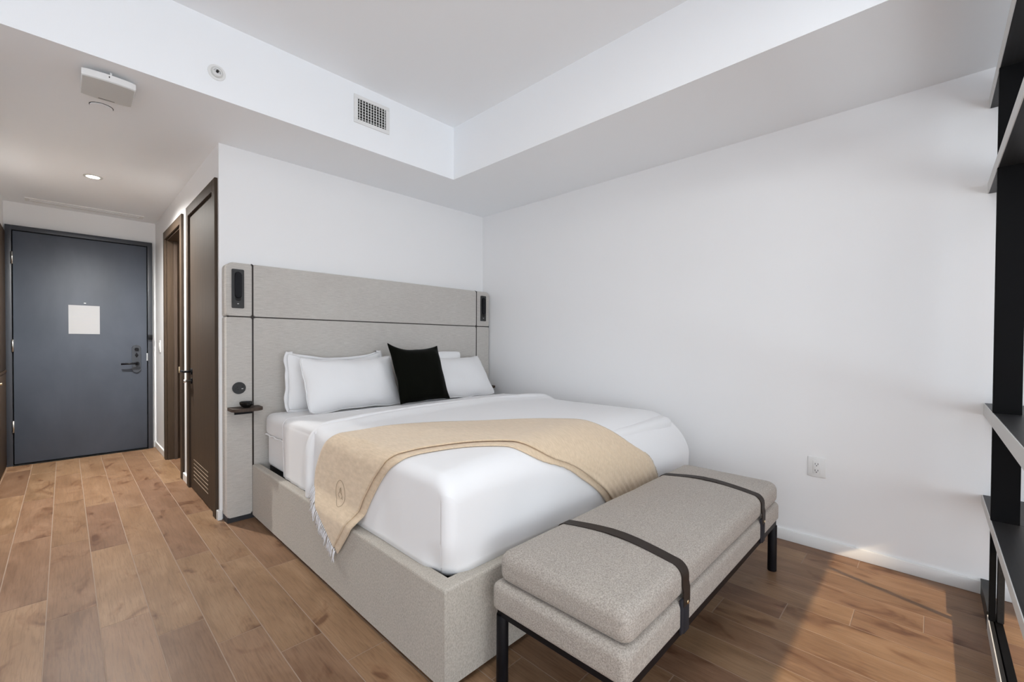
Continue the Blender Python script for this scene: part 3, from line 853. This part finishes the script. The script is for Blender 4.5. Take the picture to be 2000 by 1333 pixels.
# ---- pillows
def pillow(name, label, cx, cy, cz, wd, ht, th, lean, yaw, roll=0, m='cotton', flange=0, group=None, cat='pillow', seed=0, sag=.0, pinch=.055, wr=1.25, horns=0.0):
    """standing pillow; local x = width, z = height, y = thickness; base centre at (cx,cy,cz)"""
    bm = bmesh.new(); N = 36
    def P(u, v, side):
        cu = 1-pinch*(1-abs(v)**2.2)*abs(u)**3
        cv = 1-pinch*(1-abs(u)**2.2)*abs(v)**3
        cr = 1-.055*abs(u)**6*abs(v)**6*(0 if horns else 1)
        x = u*cu*cr*wd/2; z = v*cv*cr*ht/2
        t = max(0, (1-abs(u)**2.6))**.62*max(0, (1-abs(v)**2.6))**.62
        y = side*th/2*t
        if v > 0: z -= sag*(1-u*u)*v
        if horns and v > .3: z += horns*((abs(u))**5)*v*(.5 if u > 0 else 1.8)
        k = seed*7.3
        wv = noise.noise(Vector((x*5+k, z*5, side)))*.010+noise.noise(Vector((x*13+k, z*9, side*2)))*.005
        # creases running in from the corners and lower edge
        wv += .004*math.sin((x*math.cos(.5+seed)+z*math.sin(.5+seed))*60+6*noise.noise(Vector((x*4, z*4, k))))*max(0, abs(u)*abs(v)-.25)
        y += side*wv*wr*min(1, t*2)
        x += .008*wr*noise.noise(Vector((z*7+k, 3, 1)))*abs(u); z += .010*wr*noise.noise(Vector((x*6+k, 9, 2)))*abs(v)
        return Vector((x, y, z))
    G = {}
    for side in (-1, 1):
        for i in range(N+1):
            for j in range(N+1):
                u = math.sin((-1+2*i/N)*math.pi/2); v = math.sin((-1+2*j/N)*math.pi/2)
                edge = i in (0, N) or j in (0, N)
                if edge and side == 1: G[(side, i, j)] = G[(-1, i, j)]; continue
                G[(side, i, j)] = bm.verts.new(P(u, v, side if not edge else 0) if not edge else P(u, v, 0))
        for i in range(N):
            for j in range(N):
                q = [G[(side, i, j)], G[(side, i+1, j)], G[(side, i+1, j+1)], G[(side, i, j+1)]]
                if side == 1: q = q[::-1]
                bm.faces.new(q)
    o = None
    t = thing(name, label, cat, (cx, cy, cz), group)
    t.rotation_euler = Matrix.Rotation(yaw, 3, 'Z').to_4x4().to_euler()
    body = link(name+'_body', bm, M[m], t, smooth=True)
    R = Matrix.Rotation(roll, 4, 'Y') if roll else Matrix.Identity(4)
    body.matrix_local = Matrix.Rotation(lean, 4, 'X') @ Matrix.Translation((0, 0, ht/2)) @ R
    def edge_path(u0, u1, v0, v1, n=40, out=0):
        pts = []
        for k in range(n+1):
            pts.append(P(u0+(u1-u0)*k/n, v0+(v1-v0)*k/n, 0))
        return pts
    seamp = edge_path(-1, 1, -1, -1)[:-1]+edge_path(1, 1, -1, 1)[:-1]+edge_path(1, -1, 1, 1)[:-1]+edge_path(-1, -1, 1, -1)
    bm = bmesh.new()
    if flange:
        # flat sewn border strip around the pillow
        A = []; B = []
        n_ = len(seamp)
        for k, p in enumerate(seamp):
            d_ = Vector((p.x, 0, p.z)); u = max(-1, min(1, p.x/(wd/2))); v = max(-1, min(1, p.z/(ht/2)))
            nrm = Vector((u if abs(u) > .9 else 0, 0, v if abs(v) > .9 else 0))
            if nrm.length == 0: nrm = Vector((u, 0, v))
            nrm.normalize()
            wn = noise.noise(Vector((k*.11, seed, 2)))
            q = p+nrm*flange*(1+.5*wn); q.y += .016*noise.noise(Vector((k*.16, seed, 5)))
            A.append(bm.verts.new(p)); B.append(bm.verts.new(q))
        for k in range(n_-1): bm.faces.new((A[k], A[k+1], B[k+1], B[k]))
        fo = link('flange', bm, M[m], body, smooth=True); s_ = fo.modifiers.new('t', 'SOLIDIFY'); s_.thickness = .004; s_.offset = 0
    else:
        tube(bm, seamp, .0028, 6, cap=False); link('seam', bm, M[m], body, smooth=True)
    return t
R = math.radians
pillow('pillow', 'white pillow with wide flange standing against the headboard, behind the left pillow', 1.375, 3.070, .690, .72, .39, .12, R(-4), R(4), flange=.024, seed=1, group='white bed pillows', sag=.055)
pillow('pillow', 'white pillow at the back, its corner showing right of the black cushion', 2.19, 3.075, .690, .64, .385, .11, R(-4), R(-3), seed=2, group='white bed pillows')
pillow('pillow', 'plump white pillow in front on the left side of the bed', 1.410, 2.835, .692, .69, .39, .17, R(-23), R(2), flange=.006, seed=3, group='white bed pillows', sag=.03)
pillow('pillow', 'white pillow in front on the right side of the bed, beside the wall', 2.315, 2.815, .690, .76, .415, .17, R(-36), R(-1), flange=.006, seed=4, group='white bed pillows', sag=.015)
pillow('cushion', 'square black velvet cushion leaning on the white pillows', 1.900, 2.735, .706, .475, .435, .13, R(-20), R(6), m='velvet', cat='cushion', seed=6, pinch=.06, horns=.014, wr=1.2, sag=.012)

# ============================================================ THROW
def catmull(P, n):
    out = []
    for i in range(len(P)-1):
        p0, p1, p2, p3 = P[max(i-1, 0)], P[i], P[i+1], P[min(i+2, len(P)-1)]
        for k in range(n):
            t = k/n
            out.append(.5*((2*p1)+(p2-p0)*t+(2*p0-5*p1+4*p2-p3)*t*t+(-p0+3*p1-3*p2+p3)*t**3))
    out.append(P[-1]); return out
HE = [(.875, 2.225, .430), (.879, 2.205, .52), (.885, 2.140, .62), (.905, 2.060, .69), (.985, 2.010, .71), (1.14, 1.965, .72), (1.32, 1.83, .73), (1.51, 1.665, .735), (1.72, 1.49, .735), (1.87, 1.34, .735), (1.97, 1.22, .70), (2.09, 1.12, .63), (2.21, 1.10, .54), (2.29, 1.10, .42), (2.32, 1.10, .36)]
FE = [(.832, 1.895, .222), (.834, 1.810, .320), (.848, 1.745, .405), (.876, 1.690, .49), (.882, 1.600, .60), (.905, 1.50, .69), (1.00, 1.47, .71), (1.14, 1.405, .715), (1.25, 1.31, .715), (1.33, 1.20, .70), (1.42, 1.13, .665), (1.53, 1.11, .615), (1.65, 1.11, .535), (1.77, 1.11, .45), (1.86, 1.11, .36)]
def snap(p, off):
    # low on the left side the cloth runs over the top of the bed rail and down its outer face
    if p.z < .43 and p.x < 1.0:
        t = smooth01((.435-p.z)/.085)
        loc, nr, i, d_ = duvet_bvh.find_nearest(Vector((p.x, p.y, max(p.z, .37))))
        q = loc+nr*off
        return Vector((q.x*(1-t)+(.840-off*.55)*t, p.y, max(p.z, .30)*1.0 if False else (q.z*(1-t)+p.z*t)))
    loc, nr, i, d_ = duvet_bvh.find_nearest(p)
    return loc+nr*off
def throw_layer(name, t0, t1, off, parent, m='throw', amp=.003, sh=0):
    H_ = catmull([Vector(p) for p in HE], 14); F_ = catmull([Vector(p) for p in FE], 14)
    bm = bmesh.new(); NW = 36; g = []
    for i in range(len(H_)):
        row = []
        for k in range(NW+1):
            t = t0+(t1-t0)*k/NW
            p = H_[i].lerp(F_[i], t)
            if i < 14*4 or i > 14*10:
                pass
            q = snap(p, off)
            rp = noise.noise(Vector((t*16+sh, i*.03, 1)))*amp
            hangR = smooth01((i/len(H_)-.72)/.15)
            rp += hangR*.006*math.sin(t*34+noise.noise(Vector((t*3, i*.05, 0)))*3)*(1 if off > .004 else .3)
            loc, nr, _, _ = duvet_bvh.find_nearest(p)
            if i > 3: q = q+nr*abs(rp)
            row.append(bm.verts.new(q))
        g.append(row)
    for i in range(len(g)-1):
        for k in range(NW): bm.faces.new((g[i][k], g[i+1][k], g[i+1][k+1], g[i][k+1]))
    o = link(name, bm, M[m], parent, smooth=True)
    return o, H_, F_
th = thing('throw_blanket', 'tan throw blanket with white fringe laid diagonally across the bed', 'blanket')
o1, H_, F_ = throw_layer('lower_fold', .06, 1.045, .0055, th, amp=.001)
s_ = o1.modifiers.new('t', 'SOLIDIFY'); s_.thickness = .005; s_.offset = 0
o2, H_, F_ = throw_layer('upper_fold', 0, .955, .0145, th, amp=.003, sh=5)
s_ = o2.modifiers.new('t', 'SOLIDIFY'); s_.thickness = .006; s_.offset = 0
# crease line edge of the upper fold
dg = o2.data
def frange(n): return [k/(n-1) for k in range(n)]
def fringe(idx, idx2, n, length, t0, t1, droop, parent, m):
    bm = bmesh.new()
    for k in range(n):
        t = t0+(t1-t0)*k/(n-1)
        a_ = snap(H_[idx].lerp(F_[idx], t), .012); b_ = snap(H_[idx2].lerp(F_[idx2], t), .012)
        ov = smooth01((.30-t)/.3) if length > .03 else 0
        dr = (a_-b_).normalized(); dr = (dr*.55*(1-ov)+Vector((droop[0]*(1+2.5*ov), droop[1]+.35*ov, droop[2]*(1-.1*ov)))).normalized()
        a_ = a_+Vector((-.002, 0, 0))
        for s2 in range(2):
            L_ = length*random.uniform(.75, 1.15)
            d2 = (dr+Vector((random.uniform(-.10, .04), random.uniform(-.28, .28), random.uniform(-.15, .1)))).normalized()
            p0 = a_+Vector((0, random.uniform(-.004, .004), 0))
            pts = [p0, p0+d2*L_*.35+Vector((-.002, 0, -.002)), p0+d2*L_*.7+Vector((-.001, random.uniform(-.004, .004), -.006)), p0+d2*L_+Vector((0, random.uniform(-.006, .006), -.012))]
            tube(bm, pts, [.0022, .0017, .0018, .0022], 5)
    o = link('fringe', bm, m, parent, smooth=True); o['kind'] = 'stuff'; return o
fringe(0, 4, 34, .050, .0, 1.0, (-.10, .10, -.80), th, M['fringe'])
# fringe along the right (head-side) edge where it hangs over the foot
bm = bmesh.new()
def on_duvet(p, off):
    loc, nr, _, _ = duvet_bvh.find_nearest(p); return loc+nr*off
for k in range(30):
    i = len(H_)-33+int(k*1.0)
    a_ = o2.data.vertices[i*37].co.copy()
    for s2 in range(2):
        d2 = Vector((.9+random.uniform(-.25, .15), 0, -.55+random.uniform(-.3, .25))).normalized()
        L_ = random.uniform(.024, .042)
        tube(bm, [a_]+[on_duvet(a_+d2*L_*q, .024-.010*q) for q in (.35, .7, 1)], .0018, 5)
o = link('fringe', bm, M['fringe_tan'], th, smooth=True); o['kind'] = 'stuff'
# embroidered round emblem on the hanging end
OB = BVHTree.FromPolygons([v.co.copy() for v in o2.data.vertices], [tuple(p.vertices) for p in o2.data.polygons])
def emb_pt(u, v):
    """u along (0..), v up: local frame on the side hang"""
    p = Vector((.885, 1.925+u, .462+v)); loc, nr, _, _ = OB.ray_cast(Vector((.6, p.y, p.z)), Vector((1, 0, 0)))
    return (loc if loc is not None else p)+Vector((-.0040, 0, 0))
bm = bmesh.new()
tube(bm, [emb_pt(.043*math.cos(2*math.pi*k/48), .058*math.sin(2*math.pi*k/48)) for k in range(49)], .0008, 5)
tube(bm, [emb_pt(-.018+.015*k/8, -.026+.052*k/8) for k in range(9)], .0008, 5)
tube(bm, [emb_pt(-.003+.012*math.sin(k*.8), .026-.052*k/8) for k in range(9)], .0008, 5)
tube(bm, [emb_pt(.010+.011*math.sin(k*.7), -.022+.045*k/8) for k in range(9)], .0008, 5)
link('embroidered_emblem', bm, M['stitch'], th, smooth=True)

# ============================================================ BENCH
bn = thing('bench', 'grey tweed bench with two leather straps at the foot of the bed', 'bench', (1.765, .80, 0))
CB = (1.765, .80, 0)
bx0, bx1, by0, by1 = .995, 2.535, .552, 1.058
bm = bmesh.new()
box(bm, bx0+.022, bx1-.022, by0+.008, by0+.032, .228, .257, .002, 1); box(bm, bx0+.022, bx1-.022, by1-.032, by1-.008, .228, .257, .002, 1)
box(bm, bx0+.018, bx0+.042, by0+.03, by1-.03, .228, .257, .002, 1); box(bm, bx1-.042, bx1-.018, by0+.03, by1-.03, .228, .257, .002, 1)
rel(link('bench_frame', bm, M['black'], bn), CB)
for (x, y) in ((bx0+.034, by0+.022), (bx0+.034, by1-.022), (bx1-.034, by0+.022), (bx1-.034, by1-.022)):
    rel(pr('leg', circ(x, y, .0205, 24), 'z', 0, .232, M['black'], bn, .002), CB)
def cushion_block(name, x0, x1, y0, y1, z0, z1, rc, rt, rb, crown, m, parent, amp):
    o = soft_block(name, x0, x1, y0, y1, z0, z1, rc, rt, m, amp, crown, 24, rb); o.parent = parent; o.location = (-CB[0], -CB[1], 0); return o
cushion_block('base_cushion', bx0, bx1, by0, by1, .256, .349, .022, .024, .016, 0, M['tweed'], bn, .001)
top_c = cushion_block('seat_cushion', bx0+.018, bx1-.010, by0+.004, by1-.012, .346, .452, .035, .040, .032, .018, M['tweed'], bn, .0025)
# leather straps over the cushion
SBVH = BVHTree.FromPolygons([v.co.copy() for v in top_c.data.vertices], [tuple(p.vertices) for p in top_c.data.polygons])
def strap(xc, parent):
    y0, y1 = by0+.004, by1-.012
    cen = Vector((xc, (y0+y1)/2, .405)); A = []; B = []
    for k in range(61):
        a_ = math.radians(-12+204*k/60)
        # sweep from the back lower edge over the top to the front
        d_ = Vector((0, math.cos(a_)*.27, math.sin(a_)*.062)); far = cen+d_*3
        best = 0
        for xx in (xc-.022, xc, xc+.022):
            loc, nr, _, _ = SBVH.ray_cast(Vector((xx, far.y, far.z)), (cen-far).normalized())
            if loc is not None: best = max(best, (Vector((xc, loc.y, loc.z))-cen).length)
        u_ = d_.normalized(); A.append(cen+u_*(best+.0015)); B.append(cen+u_*(best+.0055))
    tailz = [.375, .350, .325]
    for z_ in tailz:
        A.append(Vector((xc, y0-.0045, z_))); B.append(Vector((xc, y0-.0090, z_)))
    bm = bmesh.new(); hw = .0235
    rows = []
    for p, q in zip(A, B):
        rows.append([bm.verts.new((xc-hw-CB[0], p.y-CB[1], p.z)), bm.verts.new((xc+hw-CB[0], p.y-CB[1], p.z)), bm.verts.new((xc+hw-CB[0], q.y-CB[1], q.z)), bm.verts.new((xc-hw-CB[0], q.y-CB[1], q.z))])
    for i in range(len(rows)-1):
        for k in range(4): bm.faces.new((rows[i][k], rows[i][(k+1) % 4], rows[i+1][(k+1) % 4], rows[i+1][k]))
    bm.faces.new(rows[0]); bm.faces.new(rows[-1][::-1])
    s = link('leather_strap', bm, M['leather'], parent); shade(s, 45)
    pr('rivet', circ(xc-CB[0], .335, .006, 16), 'y', y0-.0135-CB[1], y0-.009-CB[1], M['brass'], s, .0015)
    w_ = bx('webbing_loop', xc-.020-CB[0], xc+.020-CB[0], by0-.004-CB[1], by0+.002-CB[1], .240, .340, M['webbing'], s, .001)
    bx('webbing_loop', xc-.040-CB[0], xc-.016-CB[0], by0-.003-CB[1], by0+.004-CB[1], .244, .352, M['webbing'], s, .001)
strap(1.365, bn); strap(2.235, bn)

# ============================================================ WALL OUTLET (right wall)
t = thing('wall_outlet', 'white square double power outlet low on the right wall', 'outlet', (XR, .4615, .459))
bx('outlet_plate', -.006, 0, -.0425, .0425, -.056, .056, M['plastic'], t, .003)
bx('socket_face', -.0085, -.005, -.0175, .0175, -.037, .037, M['plastic'], t, .002)
for z in (.018, -.018):
    for y, h2 in ((.0065, .0045), (-.0065, .0045)): bx('slot', -.0092, -.0083, y-.0011, y+.0011, z-h2, z+h2, M['slot'], t)
    pr('ground_hole', circ(0, z-.010, .0026, 10), 'x', -.0092, -.0083, M['slot'], t)

# ============================================================ BOOKCASE at the right
bk = thing('open_bookcase', 'black open bookcase with pale shelf edges at the right of the picture', 'bookcase', (XR, -.171, 0))
YF = -.171; XU = 2.541; XB = 1.15; YBK = YF-.155
def rb(o): o.location = (-XR, -YF, 0); return o
for (z0, z1) in ((.418, .459), (.829, .884), (1.845, 1.895), (2.232, 2.287)):
    for (xa, xb) in ((XU+.006, XR-.001), (XB, XU+.004)):
        s = rb(bx('shelf', xa, xb, YBK, YF-.003, z0, z1, M['shelf_dark'], bk, .001, 1))
        e = bx('front_edging', xa, xb, YF-.003, YF, z0, z1, M['edge'], s, .0006, 1)
for (za, zb2) in ((.884, 1.845), (.459, .829), (1.895, 2.232)):
    for xx in (XU, XB):
        rb(bx('upright', xx, xx+.020, YF-.077, YF-.001, za, zb2, M['upright'], bk, .001, 1))
rb(bx('lower_post', XU, XU+.020, YF-.019, YF-.001, .062, .418, M['upright'], bk, .001, 1))
rb(bx('lower_post', XU-.002, XU+.020, YF-.042, YF-.022, .062, .418, M['shelf_dark'], bk, .002, 1))
rb(bx('lower_post', XB, XB+.020, YF-.042, YF-.001, .062, .418, M['upright'], bk, .001, 1))
rb(bx('floor_rail', XU+.055, XR-.001, YF-.035, YF-.001, 0, .070, M['shelf_dark'], bk, .001, 1))
rb(bx('floor_rail', XB, XU+.052, YF-.014, YF-.003, 0, .060, M['shelf_dark'], bk, .001, 1))
rb(bx('floor_rail', XB, XU+.052, YF-.040, YF-.018, 0, .060, M['upright'], bk, .001, 1))
rb(bx('rail_end_cap', XU+.0525, XU+.0545, YF-.036, YF+.001, 0, .072, M['gap'], bk))
rb(bx('rail_edging', XB, XU+.052, YF-.003, YF, 0, .060, M['edge'], bk))
